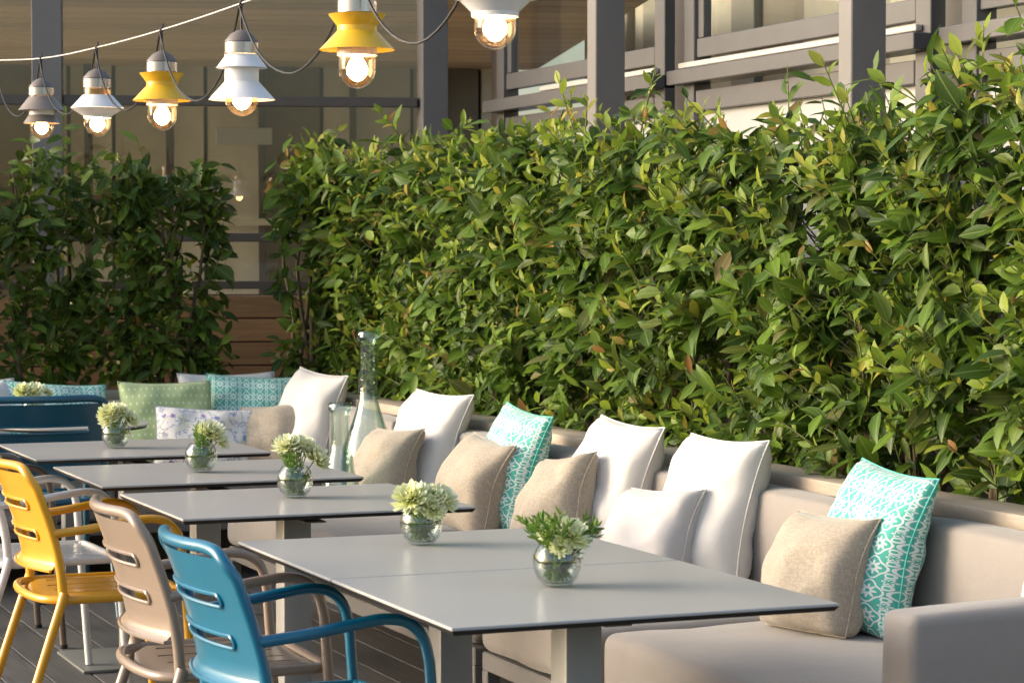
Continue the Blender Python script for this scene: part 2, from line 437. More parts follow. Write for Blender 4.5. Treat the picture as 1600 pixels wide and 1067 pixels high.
for i in range(4):
    a, b = bays[i + 1] + .10, bays[i] - .10
    wbox((WX - .015, b - .06, 1.28), (WX + .06, b + .05, 3.6), 'mullion', 'frame_dark')
    wbox((WX - .045, b - .19, 1.28), (WX + .04, b - .10, 3.6), 'mullion', 'frame')
    wbox((WX - .03, a - .08, 1.28), (WX + .06, a + .02, 3.6), 'mullion', 'frame')
    s0, s1 = a + .02, b - .19
    wbox((WX - .03, s0, 2.245), (WX + .02, s1, 2.325), 'sash_rail', 'frame')
    wbox((WX - .025, s1 - .05, 2.328), (WX + .015, s1, 3.5), 'sash_stile', 'frame')
    wbox((WX - .06, s0 - .05, 2.205), (WX - .032, s1 + .12 if i % 2 else s1 - .5, 2.228), 'sliding_track', 'frame_light')
    wbox((WX - .10, s0 - .10, 2.135), (WX + .03, s1 + .15, 2.195), 'sill', 'frame')
    wbox((WX - .035, s0, 2.02), (WX + .02, s1, 2.105), 'lower_rail', 'frame')
    wbox((WX - .02, s0, 1.68), (WX + .02, s1, 1.73), 'transom', 'frame')
    wbox((WX - .004, s0, 2.33), (WX + .004, s1 - .052, 3.5), 'pane', 'window_glass', 0)
    wbox((WX + .002, s0, 1.735), (WX + .010, s1, 2.018), 'panel', 'panel', 0)  # pale opaque colour stands in for bright sky reflected in the lower glazing
    wbox((WX + .002, s0, 1.285), (WX + .010, s1, 1.678), 'panel', 'panel', 0)
wbox((WX - .06, y0, 3.6), (WX + .14, y1, 3.75), 'head_beam', 'steel')
# room behind the side windows
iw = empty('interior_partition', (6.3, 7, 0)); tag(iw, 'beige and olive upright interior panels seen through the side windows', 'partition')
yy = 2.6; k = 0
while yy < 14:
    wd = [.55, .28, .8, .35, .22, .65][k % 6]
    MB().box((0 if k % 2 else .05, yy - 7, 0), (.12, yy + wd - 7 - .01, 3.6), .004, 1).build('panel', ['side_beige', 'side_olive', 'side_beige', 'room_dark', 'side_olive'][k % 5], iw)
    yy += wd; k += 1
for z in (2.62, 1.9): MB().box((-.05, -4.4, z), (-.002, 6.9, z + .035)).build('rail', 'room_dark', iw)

# ------------------------------------------------------------------ back glazed wall (turned about the corner column)
ga = R(180 - 15.9)
gw = empty('glazed_wall', (4.3, 11.45, 0), ga); tag(gw, 'tall glazed back wall with dark horizontal mullions behind the hanging lamps', 'glass wall')
def gbox(lo, hi, name, m, bev=.003): return MB().box(lo, hi, bev, 1).build(name, m, gw)
LW = 5.2
for i in (1, 2):
    xx = 1.95 * i
    c = MB().box((xx - .075, -.05, 0), (xx + .075, .05, 3.7), .004, 1).build('steel_column', 'steel')
    c.location = gw.location; c.rotation_euler = (0, 0, ga)
    tag(c, 'grey square steel column standing within the glazed back wall', 'column', 'steel columns of the back wall')
for i, (a, b) in enumerate(((.08, 1.87), (2.03, 3.82), (3.98, LW))):
    gbox((a, -.03, 2.165), (b, .03, 2.215), 'mullion', 'frame_dark')
    gbox((a, -.03, 1.475), (b, .03, 1.52), 'mullion', 'frame_dark')
    gbox((a, -.03, 1.235), (b, .03, 1.275), 'mullion', 'frame_dark')
    gbox((a, -.004, 2.217), (b, .004, 3.6), 'pane', 'window_glass', 0)
    gbox((a, -.004, 1.522), (b, .004, 2.163), 'pane', 'window_glass', 0)
    gbox((a, -.004, 1.277), (b, .004, 1.473), 'pane', 'window_glass', 0)
gbox((.08, -.06, 3.6), (LW, .06, 3.75), 'head_beam', 'steel')
# room behind: ceiling, panelled far wall, floor
def inroom(name, lo, hi, m, parent=None):
    o = MB().box(lo, hi, .004, 1).build(name, m, parent)
    return o
room = empty('panelled_partition', (4.3, 11.45, 0), ga); tag(room, 'dim panelled wall with upright posts inside the glazed room', 'partition')
rr = random.Random(3)
MB().box((-1, -5.42, 0), (LW + 1.5, -5.31, 2.78)).build('backing', 'room_dark', room)  # solid sheet added to stop sun leaking through the panel gaps
xx = -1.0; k = 0
while xx < LW + 1.5:
    wd = rr.choice((.16, .24, .34, .42))
    MB().box((xx, -5.3, .0), (xx + wd - .025, -5.2 + .04 * (k % 2), 2.78), .004, 1).build('panel', rr.choice(('room_olive', 'room_beige', 'room_olive', 'room_dark')), room)
    if k % 2 == 0: MB().box((xx - .02, -5.1, 0), (xx + .03, -5.04, 2.78), .003, 1).build('post', 'frame_dark', room)
    xx += wd; k += 1
for z in (1.05, 1.62): MB().box((-1, -5.03, z), (LW + 1.5, -4.99, z + .05)).build('rail', 'room_olive', room)
for (a, z, wd, h) in ((.75, 2.2, .4, .12), (2.3, 2.2, .16, .2)):
    MB().box((a, -5.0, z), (a + wd, -4.96, z + h), .003, 1).build('pinned_sheet', 'panel', room)
cl = MB().box((-1.2, -5.4, 2.80), (LW + 1.6, -.14, 2.90)).build('ceiling', 'ceiling_wood'); struct(cl); cl.location = gw.location; cl.rotation_euler = (0, 0, ga)  # boards modelled to stand in for a brown wooden reflection in the panes
for q in range(16):
    yq = -.3 - q * .32
    o = MB().box((-1.2, yq - .145, 2.772), (LW + 1.6, yq + .145, 2.798), .004, 1).build('ceiling_board', 'ceiling_wood', cl)
fl = MB().box((-1.2, -5.4, -.11), (LW + 1.6, -.14, -.01)).build('floor', 'room_beige'); struct(fl); fl.location = gw.location; fl.rotation_euler = (0, 0, ga)

# wooden plank wall below the glazing
pw = empty('plank_wall', (4.3, 11.45, 0), ga); tag(pw, 'brown horizontal wooden planks below the glazed back wall', 'plank wall')
MB().box((.10, .09, 0), (LW, .12, 1.21)).build('backing', 'frame_dark', pw)
z = .02; k = 0
while z < 1.2:
    xs = [.10] + sorted(rr.uniform(.5, LW - .4) for _ in range(3)) + [LW]
    if abs(z - .88) < .07: xs = [.10, 1.42, 2.9, LW]
    for a, b in zip(xs, xs[1:]):
        if b - a > .02: MB().box((a + .003, .122, z), (b - .003, .144 + rr.uniform(0, .003), z + .112), .003, 1).build('plank', 'planks', pw)
    z += .119; k += 1

# ------------------------------------------------------------------ planter troughs with ledge, back rests
RX = 3.41
pl = empty('side_planter', (RX, 7, 0)); tag(pl, 'long planter trough with wooden ledge behind the side bench', 'planter')
MB().box((0, -4.4, 0), (.05, 3.72, .735), .004, 1).build('front_board', 'wall', pl)
MB().box((.62, -4.4, 0), (.66, 4.3, .735), .004, 1).build('back_board', 'wall', pl)
MB().box((.051, -4.4, .60), (.619, 4.2, .70)).build('soil', 'soil', pl)
yq = 2.6
while yq < 10.6:
    e = min(yq + 2.0, 10.68)
    MB().box((-.072, yq - 7 + .002, .737), (.075, e - 7 - .002, .778), .005, 2).build('ledge', 'ledge', pl)
    yq += 2.0
bp = empty('back_planter', (2, 10.75, 0)); tag(bp, 'planter trough behind the corner bench along the plank wall', 'planter')
MB().box((-2, 0, 0), (1.40, .05, .74), .004, 1).build('front_board', 'wall', bp)
MB().box((-2, .051, .58), (1.40, .50, .68)).build('soil', 'soil', bp)
MB().box((-2, -.075, .744), (1.33, .075, .788), .005, 2).build('ledge', 'ledge', bp)

# ------------------------------------------------------------------ benches
SEAT = .45
def wavy(mb, amp, sc, seed):
    mb.v = [tuple(Vector(p) + noise.noise_vector(Vector(p) * sc + Vector((seed, 0, 0))) * amp) for p in mb.v]; return mb
def cushion(lo, hi, bev, name, m, parent, seed=0, sub=(6, 10, 3), amp=.010):
    bm = bmesh.new(); bmesh.ops.create_cube(bm, size=1)
    for ax in range(3):
        n = sub[ax]
        for i in range(1, n):
            t = -.5 + i / n; no = [0, 0, 0]; no[ax] = 1; co = [0, 0, 0]; co[ax] = t
            bmesh.ops.bisect_plane(bm, geom=bm.verts[:] + bm.edges[:] + bm.faces[:], plane_co=co, plane_no=no)
    d = [b - a for a, b in zip(lo, hi)]; c = [(a + b) / 2 for a, b in zip(lo, hi)]
    for q in bm.verts: q.co = Vector([q.co[i] * d[i] for i in range(3)])
    sharp = [e for e in bm.edges if len(e.link_faces) == 2 and e.calc_face_angle() > .5]
    bmesh.ops.bevel(bm, geom=sharp, offset=bev, segments=4, profile=.5, affect='EDGES')
    h = [x / 2 for x in d]
    for q in bm.verts:
        p = q.co.copy(); k = [max(0, 1 - (p[i] / h[i]) ** 2) for i in range(3)]
        q.co += Vector((math.copysign(.012 * k[1] * k[2], p.x), 0, math.copysign(.012 * k[0] * k[1], p.z) if p.z > 0 else 0))
        q.co += noise.noise_vector((p + Vector(c)) * 5 + Vector((seed, 3, 1))) * amp
        q.co += Vector(c)
    mb = MB(); bm.verts.index_update(); mb.add([q.co for q in bm.verts], [[q.index for q in f.verts] for f in bm.faces]); bm.free()
    return mb.build(name, m, parent, 60)
SX0, SX1 = 2.51, 3.33
def bench(name, ya, yb, label, legs=True, arm=False, splits=1, bx=None):
    b = empty(name, (SX0, (ya + yb) / 2, 0)); tag(b, label, 'bench', 'upholstered bench modules')
    hl = (yb - ya) / 2; W = SX1 - SX0
    for i in range(splits):
        a = -hl + 2 * hl * i / splits; e = -hl + 2 * hl * (i + 1) / splits
        cushion((0, a + .006, .275), (W - .11, e - .006, SEAT), .035, 'seat_cushion', 'upholstery', b, i + ya)
    cushion((W - .11, -hl + .001, .30), (W + .03, hl - .001, .7355), .014, 'backrest', 'upholstery', b, ya + 5, (3, 8, 5))
    MB().box((.01, -hl + .01, .215), (W, hl - .01, .268), .004, 1).build('frame', 'bench_frame', b)
    for yy in (-hl + .03, hl - .03):
        for xx in (.03, W - .05): MB().box((xx - .02, yy - .02, 0), (xx + .02, yy + .02, .2155), .003, 1).build('leg', 'bench_frame', b)
    if arm:
        cushion((-.012, -hl - .125, .06), (W + .02, -hl - .002, .700), .022, 'armrest', 'upholstery', b, 9, (8, 3, 6), .003)
    return b
bench('bench_module', 4.10, 5.475, 'taupe upholstered bench module with a square armrest at its end', arm=True)
bench('bench_module', 5.50, 6.32, 'short taupe bench module on metal frame between two longer modules')
bench('bench_module', 6.36, 9.0, 'long taupe bench module carrying the glass bottles', splits=2)
cb = empty('corner_bench', (1.6, 10.3, 0)); tag(cb, 'taupe corner bench along the back wall with printed cushions', 'bench')
for i in range(3):
    a = -1.4 + i * 1.05
    cushion((a + .004, -.35, .275), (a + 1.046, .27, SEAT), .035, 'seat_cushion', 'upholstery', cb, i + 40)
    cushion((a + .004, .272, .30), (a + 1.046, .39, .742), .016, 'backrest', 'upholstery', cb, i + 50, (6, 3, 5))
cushion((1.62, -1.26, .30), (1.76, .39, .7355), .014, 'backrest', 'upholstery', cb, 61, (3, 6, 5))
MB().box((-1.4, -.34, .215), (1.73, .37, .268), .004, 1).build('frame', 'bench_frame', cb)
for xx in (-1.36, -.3, .7, 1.69):
    for yy in (-.31, .34): MB().box((xx - .02, yy - .02, 0), (xx + .02, yy + .02, .2155), .003, 1).build('leg', 'bench_frame', cb)
MB().box((1.68, -1.24, 0), (1.72, -1.20, .305), .003, 1).build('leg', 'bench_frame', cb)

# ------------------------------------------------------------------ tables
TL, TW, TD = 1.52, .80, .70
def table(yc, label, top='table_top'):
    t = empty('dining_table', (TL + TW / 2, yc, 0)); tag(t, label, 'table', 'grey dining tables in a row')
    hx, hy = TW / 2, TD / 2 - .003
    MB().box((-hx, -hy, .7335), (hx, hy, .740), .0015, 1).build('table_top', top, t)
    # dark chamfered core
    a, bq = .0004, .007
    vs = [(-hx + a, -hy + a, .7333), (hx - a, -hy + a, .7333), (hx - a, hy - a, .7333), (-hx + a, hy - a, .7333),
          (-hx + bq, -hy + bq, .7245), (hx - bq, -hy + bq, .7245), (hx - bq, hy - bq, .7245), (-hx + bq, hy - bq, .7245)]
    MB().add(vs, [(0, 1, 2, 3), (7, 6, 5, 4), (0, 4, 5, 1), (1, 5, 6, 2), (2, 6, 7, 3), (3, 7, 4, 0)]).build('core', 'table_core', t, 0)
    MB().box((-.2, -.03, .702), (.2, .03, .7243), .003, 1).build('bracket', 'table_leg', t)
    MB().box((-.03, -.2, .6970), (.03, .2, .7017), .002, 1).build('bracket', 'table_leg', t)
    MB().box((-.04, -.04, .0125), (.04, 0.04, .6968), .006, 2).build('post', 'table_leg', t)
    MB().box((-.22, -.22, .001), (.22, .22, .012), .003, 2).build('base_plate', 'base_plate', t)
    return t
TY = [4.30, 5.0, 6.20, 7.12, 8.09]
table(TY[0], 'grey table holding fern and white daisies, pushed against another table')
table(TY[1], 'grey table holding three pale yellow chrysanthemums, pushed against another table')
table(TY[2], 'grey table holding tall grass with drooping chrysanthemums, behind the taupe chair')
table(TY[3], 'grey table holding a single daisy among leafy sprigs')
table(TY[4], 'grey table in front of the dark teal chair')
rt = empty('round_table', (2.05, 9.71, 0)); tag(rt, 'small round dark grey table in front of the corner bench', 'table')
MB().lathe([(.315, .705), (.32, .709), (.32, .714), (.0, .714)], 48).build('table_top', 'table_top', rt)
MB().lathe([(.0, .697), (.31, .697), (.314, .7048), (.0, .7048)], 48).build('core', 'table_core', rt)
MB().box((-.035, -.035, .0125), (.035, .035, .6965), .004, 1).build('post', 'table_leg', rt)
MB().box((-.2, -.2, .001), (.2, .2, .012), .003, 1).build('base_plate', 'base_plate', rt)

# ------------------------------------------------------------------ chairs
def shell(us, zs, hole, func, th):
    """grid panel with holes, thickness th along -x"""
    vs, fs, idx = [], [], {}
    def vid(i, j, s):
        k = (i, j, s)
        if k not in idx:
            p = Vector(func(us[i], zs[j])); p.x += -th if s else 0; idx[k] = len(vs); vs.append(p)
        return idx[k]
    ni, nj = len(us) - 1, len(zs) - 1
    full = lambda i, j: 0 <= i < ni and 0 <= j < nj and not hole(us[i], us[i + 1], zs[j], zs[j + 1])
    for i in range(ni):
        for j in range(nj):
            if not full(i, j): continue
            q = [(i, j), (i + 1, j), (i + 1, j + 1), (i, j + 1)]
            fs.append(tuple(vid(*p, 0) for p in q)); fs.append(tuple(vid(*p, 1) for p in q[::-1]))
            for (di, dj), (p, r) in zip(((0, -1), (1, 0), (0, 1), (-1, 0)), ((q[0], q[1]), (q[1], q[2]), (q[2], q[3]), (q[3], q[0]))):
                if not full(i + di, j + dj): fs.append((vid(*p, 1), vid(*r, 1), vid(*r, 0), vid(*p, 0)))
    return vs, fs
def postx(z):                       # side post of the back, x against height
    pts = [(.40, -.118), (.47, -.122), (.55, -.130), (.65, -.158), (.72, -.182), (.795, -.210)]
    for (a, xa), (b, xb) in zip(pts, pts[1:]):
        if z <= b: return xa + (xb - xa) * (z - a) / (b - a)
    return pts[-1][1]
def backpt(u, z):
    fl = max(0, (.540 - z) / .025); fl = min(1, fl) ** 1.5
    return (postx(z) - .004 - .045 * (1 - u * u) - .020 * fl, u * .226, z)
SLOTS = (.700, .612)
def build_chair():
    P = {}
    ub = [-1, -.9, -.8, -.72, -.66, -.5, -.3, -.1, .1, .3, .5, .66, .72, .8, .9, 1]
    zb = [.515, .522, .53, .54, .57, .600, .624, .65, .688, .712, .74, .77, .793]
    hole = lambda a, b, c, d: abs((a + b) / 2) < .72 and any(abs((c + d) / 2 - s) < .012 for s in SLOTS)
    vs, fs = shell(ub, zb, hole, backpt, .004)
    P['back_panel'] = [MB().add(vs, fs)]
    rims = []
    for s in SLOTS:
        pts = []
        for k in range(11): pts.append((-.70 + 1.4 * k / 10, s + .013))
        for k in range(1, 6): a = math.pi * (.5 - k / 6); pts.append((.70 + .045 * math.cos(a), s + .013 * math.sin(a)))
        for k in range(11): pts.append((.70 - 1.4 * k / 10, s - .013))
        for k in range(1, 6): a = math.pi * (1.5 - k / 6); pts.append((-.70 + .045 * math.cos(a), s + .013 * math.sin(a)))
        pp = [Vector(backpt(u, z)) + Vector((-.006, 0, 0)) for u, z in pts]
        rims.append(MB().tube(pp, .0045, 6, True))
    P['slot_rim'] = rims
    P['back_lip'] = [MB().tube([Vector(backpt(u / 12, .515)) + Vector((-.003, 0, 0)) for u in range(-12, 13)], .005, 6)]
    pts = [(postx(z), -.235, z) for z in (.425, .47, .52, .58, .65, .72, .755)]
    pts += [(-.214, -.226, .785), (-.224, -.200, .806)] + [(-.215 - .045 * (1 - (u / .2) ** 2), u, .812) for u in (-.15, -.08, 0, .08, .15)] + [(-.224, .200, .806), (-.214, .226, .785)]
    pts += [(postx(z), .235, z) for z in (.755, .72, .65, .58, .52, .47, .425)]
    P['back_frame'] = [MB().tube(smooth_path(pts, 3), .0135, 12)]
    ring = [(.205, -.226), (.228, -.215), (.238, -.19), (.240, 0), (.238, .19), (.228, .215), (.205, .226), (.05, .233), (-.09, .235), (-.13, .222), (-.165, .185), (-.185, .10), (-.19, 0), (-.185, -.10), (-.165, -.185), (-.13, -.222), (-.09, -.235), (.05, -.233)]
    rp = smooth_path([(x, y, .432) for x, y in ring] + [(ring[0][0], ring[0][1], .432)], 3)[:-1]
    P['seat_ring'] = [MB().tube(rp, .0125, 10, True)]
    ys = [-.205, -.19, -.147, -.133, -.08, -.057, -.043, 0, .043, .057, .08, .133, .147, .19, .205]
    xs = [0, .05, .14, .3, .5, .7, .88, .95, 1]
    slot = lambda a, b, c, d: .1 < (c + d) / 2 < .9 and any(abs((a + b) / 2 - s) < .008 for s in (-.14, -.05, .05, .14))
    def sp(y, t):
        xr = -.162 + .06 * (abs(y) / .205) ** 3; xf = .225 - .02 * (abs(y) / .205) ** 4
        x = xr + (xf - xr) * t
        e = max(abs(y) / .205, abs(2 * t - 1)) ** 6
        return (x, y, .446 - .008 * (1 - (y / .205) ** 2) - .008 * e)
    vs, fs = shell(ys, xs, slot, sp, 0)
    n = len(vs)//2
    # thickness downwards for the seat
    mb = MB(); V2 = []
    vs2, fs2 = [], []
    idx = {}
    ni, nj = len(ys) - 1, len(xs) - 1
    full = lambda i, j: 0 <= i < ni and 0 <= j < nj and not slot(ys[i], ys[i + 1], xs[j], xs[j + 1])
    def vid(i, j, s):
        if (i, j, s) not in idx:
            p = Vector(sp(ys[i], xs[j])); p.z -= .005 * s; idx[(i, j, s)] = len(vs2); vs2.append(p)
        return idx[(i, j, s)]
    for i in range(ni):
        for j in range(nj):
            if not full(i, j): continue
            q = [(i, j), (i, j + 1), (i + 1, j + 1), (i + 1, j)]
            fs2.append(tuple(vid(*p, 0) for p in q[::-1])); fs2.append(tuple(vid(*p, 1) for p in q))
            for (di, dj), (p, r) in zip(((-1, 0), (0, 1), (1, 0), (0, -1)), ((q[0], q[1]), (q[1], q[2]), (q[2], q[3]), (q[3], q[0]))):
                if not full(i + di, j + dj): fs2.append((vid(*p, 1), vid(*r, 1), vid(*r, 0), vid(*p, 0)))
    P['seat'] = [MB().add(vs2, fs2)]
    arms, legs, feet = [], [], []
    for s in (-1, 1):
        y = .245 * s
        a = [(-.146, .238 * s, .622), (-.04, y, .634), (.06, y, .648), (.125, y * 1.01, .655), (.175, y * 1.01, .645), (.208, y * 1.015, .612), (.222, y * 1.02, .56)]
        arms.append(MB().tube(smooth_path(a, 5), .0125, 12))
        legs.append(MB().tube([(.222, y * 1.02, .5605), (.232, y * 1.02, .42), (.262, y * 1.03, .012)], .0125, 12))
        legs.append(MB().tube(smooth_path([(-.118, .247 * s, .455), (-.135, .249 * s, .40), (-.175, .252 * s, .28), (-.262, .262 * s, .012)], 4), .0135, 12))
        feet.append(MB().lathe([(.0135, 0), (.0145, .003), (.0145, .014)], 12, (.262, y * 1.03, 0)))
        feet.append(MB().lathe([(.0145, 0), (.0155, .003), (.0155, .014)], 12, (-.262, .262 * s, 0)))
    P['armrest'] = arms; P['leg'] = legs; P['foot_cap'] = feet
    return P
chair_parts = build_chair(); chair_mesh = {}
def chair(x, y, rz, colour, label, sc=1):
    c = empty('armchair', (x, y, 0), rz, sc); tag(c, label, 'chair', 'metal armchairs at the tables')
    legs = []
    for nm, mbs in chair_parts.items():
        for i, mb in enumerate(mbs):
            m = 'rubber' if nm == 'foot_cap' else 'chair_' + colour
            par = legs[i] if nm == 'foot_cap' else c
            o = mb.build(nm, m, par, 40)
            if nm == 'leg': legs.append(o)
    return c
chair(1.50, 4.865, R(1), 'blue', 'petrol blue metal armchair with two slots in its back, beside the taupe chair')
chair(1.50, 5.56, R(-1), 'taupe', 'taupe metal armchair between the blue and the yellow chair')
chair(1.50, 6.89, R(0), 'yellow', 'mustard yellow metal armchair with slotted seat')
chair(1.49, 7.72, R(2), 'white', 'white metal armchair behind the yellow chair')
chair(1.49, 8.68, R(-1), 'brown', 'dark brown metal armchair beyond the white chair')
chair(1.80, 9.24, R(90), 'teal', 'dark teal metal armchair with its back turned, facing the round table', 1.06)

# ------------------------------------------------------------------ pillows
def pillow(name, pos, w, h, t, face, lean, m, label, roll=0, seed=0, group=None, pinch=.05, seam=None, sag=.0):
    """pos = centre of the bottom edge on the seat; face = azimuth the front looks to (degrees from +X)"""
    n = 26; mb = MB(); sd = Vector((seed * 3.7, seed * 1.3, seed))
    idx = {}; uvs = []
    def P(i, j, s):
        a = -1 + 2 * i / n; b = -1 + 2 * j / n
        a = math.copysign(abs(a) ** .85, a); b = math.copysign(abs(b) ** .85, b)
        x = w / 2 * a * (1 - pinch * (1 - b * b)); y = h / 2 * b * (1 - pinch * (1 - a * a) * (1.35 if b > 0 else .35))
        e = (max(0, 1 - abs(a) ** 3.2) * max(0, 1 - abs(b) ** 3.2)) ** .46
        z = t / 2 * e * (1.08 - .22 * b)
        wr = noise.noise(Vector((x * 9, y * 9, s * 5)) + sd) * .021 * (.35 + e) + noise.noise(Vector((x * 24, y * 24, s * 5)) + sd) * .005
        cr = math.sin((a + b * s) * 7 + seed) * .004 * (1 - e)
        z = s * (z + (wr + cr) * min(1, e * 3 + .05))
        z += -.030 * (b + .2) * abs(b) * (1 if b > 0 else .3) + noise.noise(Vector((x * 4, y * 4, 9)) + sd) * .012
        if b < -.7: y = max(y, -h / 2 * .965 + abs(a) * .0)
        return Vector((x, y + h / 2, z)), (x, y)
    for s in (1, -1):
        for i in range(n + 1):
            for j in range(n + 1):
                edge = i in (0, n) or j in (0, n)
                k = (i, j, 0 if edge else s)
                if k in idx: continue
                p, uv = P(i, j, 1 if edge else s)
                idx[k] = len(mb.v); mb.v.append(tuple(p)); uvs.append(uv)
        for i in range(n):
            for j in range(n):
                q = []
                for (ii, jj) in ((i, j), (i + 1, j), (i + 1, j + 1), (i, j + 1)):
                    edge = ii in (0, n) or jj in (0, n); q.append(idx[(ii, jj, 0 if edge else s)])
                mb.f.append(tuple(q if s > 0 else q[::-1]))
    N = Vector((math.cos(R(face)), math.sin(R(face)), 0)); Z = Vector((0, 0, 1))
    up = Z * math.cos(R(lean)) - N * math.sin(R(lean)); nn = N * math.cos(R(lean)) + Z * math.sin(R(lean)); xx = up.cross(nn)
    if roll:
        c, s_ = math.cos(R(roll)), math.sin(R(roll)); xx, up = xx * c + up * s_, up * c - xx * s_
    zmin = min((xx * p[0] + up * p[1] + nn * p[2]).z for p in mb.v)
    mt = Matrix(((xx.x, up.x, nn.x, pos[0]), (xx.y, up.y, nn.y, pos[1]), (xx.z, up.z, nn.z, SEAT + .006 - zmin), (0, 0, 0, 1)))
    o = mb.build(name, m, None, 180, mtx=mt)
    lay = o.data.uv_layers.new(name='UVMap')
    li = np.empty(len(o.data.loops), dtype=np.int32); o.data.loops.foreach_get('vertex_index', li)
    lay.data.foreach_set('uv', np.array(uvs, dtype=np.float32)[li].ravel())
    tag(o, label, 'pillow', group)
    ring = [idx[(i, 0, 0)] for i in range(n)] + [idx[(n, j, 0)] for j in range(n)] + [idx[(i, n, 0)] for i in range(n, 0, -1)] + [idx[(0, j, 0)] for j in range(n, 0, -1)]
    MB().tube([mb.v[i] for i in ring], .0026, 6, True).build('seam', seam or m, o, 180)
    return o
G1 = 'cushions along the side bench'; G2 = 'cushions on the corner bench'
def pb(u, X): return at_X(u, X)
pillow('pillow', pb(1338, 3.09), .40, .425, .16, 178, 11, 'teal_print', 'turquoise and white medallion print pillow leaning behind a small beige pillow beside the armrest', -3, 1, G1)
pillow('pillow', pb(1262, 2.95), .34, .31, .19, 186, 14, 'beige_linen', 'small beige linen pillow in front of a turquoise print pillow beside the armrest', 2, 2, G1)
pillow('pillow', pb(1092, 3.12), .43, .44, .19, 184, 10, 'white_linen', 'large white pillow behind the small pale grey pillow', 1, 3, G1)
pillow('pillow', pb(1003, 2.94), .35, .29, .18, 192, 16, 'pale_linen', 'small pale grey pillow in front of a large white one', 4, 4, G1)
pillow('pillow', pb(936, 3.12), .43, .44, .19, 184, 10, 'white_linen', 'large white pillow between the small pale grey and a beige pillow', -2, 5, G1)
pillow('pillow', pb(853, 2.94), .33, .32, .17, 184, 15, 'beige_linen', 'beige linen pillow between a turquoise print and a large white pillow', 9, 6, G1)
pillow('pillow', pb(778, 3.06), .40, .43, .15, 181, 9, 'teal_print', 'turquoise print pillow standing between two beige linen pillows', -4, 7, G1)
pillow('pillow', pb(722, 2.93), .34, .335, .17, 184, 13, 'beige_linen', 'beige linen pillow between a large white and a turquoise print pillow', -4, 8, G1)
pillow('pillow', pb(650, 3.12), .45, .45, .19, 188, 11, 'white_linen', 'large white pillow beside the tall green glass bottle', 0, 9, G1)
pillow('pillow', pb(586, 2.93), .35, .31, .17, 192, 16, 'beige_linen', 'beige linen pillow in front of the tall glass bottle', 3, 10, G1)
pillow('pillow', (3.12, 4.325), .42, .44, .15, 178, 15, 'grey_print', 'white and grey printed pillow with navy edging beside the armrest', 0, 11, G1, seam='navy')
pillow('pillow', (3.13, 10.06), .44, .45, .18, 192, 12, 'white_linen', 'large white pillow in the corner behind the small glass bottle', -3, 12, G2)
def pc(u, Y): return at_Y(u, Y)
pillow('pillow', pc(418, 10.06), .34, .30, .16, 225, 18, 'beige_linen', 'beige pillow beside the floral cushion in the corner', 6, 13, G2)
pillow('pillow', pc(390, 10.36), .42, .42, .15, 258, 14, 'teal_print', 'turquoise medallion print pillow behind the floral cushion', -3, 14, G2)
pillow('pillow', pc(362, 10.47), .46, .43, .10, 270, 9, 'white_linen', 'white pillow mostly hidden behind a turquoise print pillow', 0, 15, G2)
pillow('pillow', pc(264, 10.30), .42, .41, .15, 266, 13, 'green_dots', 'light green pillow with white dots', 0, 16, G2)
pillow('pillow', pc(318, 10.12), .45, .29, .13, 258, 16, 'floral_print', 'white oblong pillow with blue and violet flower print', -3, 17, G2)
pillow('pillow', pc(88, 10.34), .46, .41, .14, 272, 17, 'teal_print', 'turquoise print pillow behind the dark teal chair', -4, 18, G2)
pillow('pillow', pc(-36, 10.34), .44, .44, .14, 280, 15, 'white_linen', 'white pillow beside the turquoise pillow behind the dark teal chair', 0, 19, G2)

# ------------------------------------------------------------------ glass bottles
def bottle(pos, H, rb, rn, label):
    hb = H * (.37 if H > .5 else .36)
    prof = [(.0, .004), (rb * .55, .002), (rb * .9, .004), (rb, .03), (rb, hb * .55), (rb * .93, hb * .8), (rb * .72, hb * 1.05), (rn * 1.35, hb * 1.38), (rn * 1.05, hb * 1.55), (rn, hb * 1.8),
            (rn, H - .045), (rn * 1.02, H - .03), (rn * 1.25, H - .024), (rn * 1.28, H - .006), (rn * 1.12, H)]
    inn = [(max(r - .006, 0), z + (.012 if i < 4 else 0)) for i, (r, z) in enumerate(prof)][:-2]
    P = prof + [(rn * .9, H - .001)] + [q for q in inn[::-1]]
    b = MB().lathe(P, 40).build('glass_bottle', 'bottle_glass', None, 60, loc=(pos[0], pos[1], SEAT + .012))
    return tag(b, label, 'bottle', 'green glass bottles on the bench')
bottle(at_X(575, 3.06), .645, .108, .037, 'tall long-necked pale green glass bottle on the bench')
bottle(at_X(531, 2.76), .40, .072, .036, 'short pale green glass bottle with wide lip on the bench')

# ------------------------------------------------------------------ vases and flowers
def leaf_arrays(n_curl=.15, fold=.12):
    xs = (.22, .5, .78); ws = (.72, 1, .62)
    v = [(0, 0, 0)]; uv = [(0, .5)]
    for x, w_ in zip(xs, ws):
        for s in (-1, 0, 1):
            v.append((x, .5 * s * w_, -n_curl * x * x + fold * abs(s) * w_ * .5)); uv.append((x, .5 + .5 * s * w_))
    v.append((1, 0, -n_curl * 1.15)); uv.append((1, .5))
    f = [(0, 2, 1), (0, 3, 2), (1, 2, 5, 4), (2, 3, 6, 5), (4, 5, 8, 7), (5, 6, 9, 8), (7, 8, 10), (8, 9, 10)]
    return np.array(v), f, np.array(uv)
LV, LF, LUV = leaf_arrays()
PV = LV.copy()
for _i, (_x, _w) in enumerate(((.25, .62), (.6, .95), (.93, .78))):
    for _q in range(3): PV[1 + _i * 3 + _q] = (_x, .5 * (_q - 1) * _w, -.15 * _x * _x + .12 * abs(_q - 1) * _w * .5)
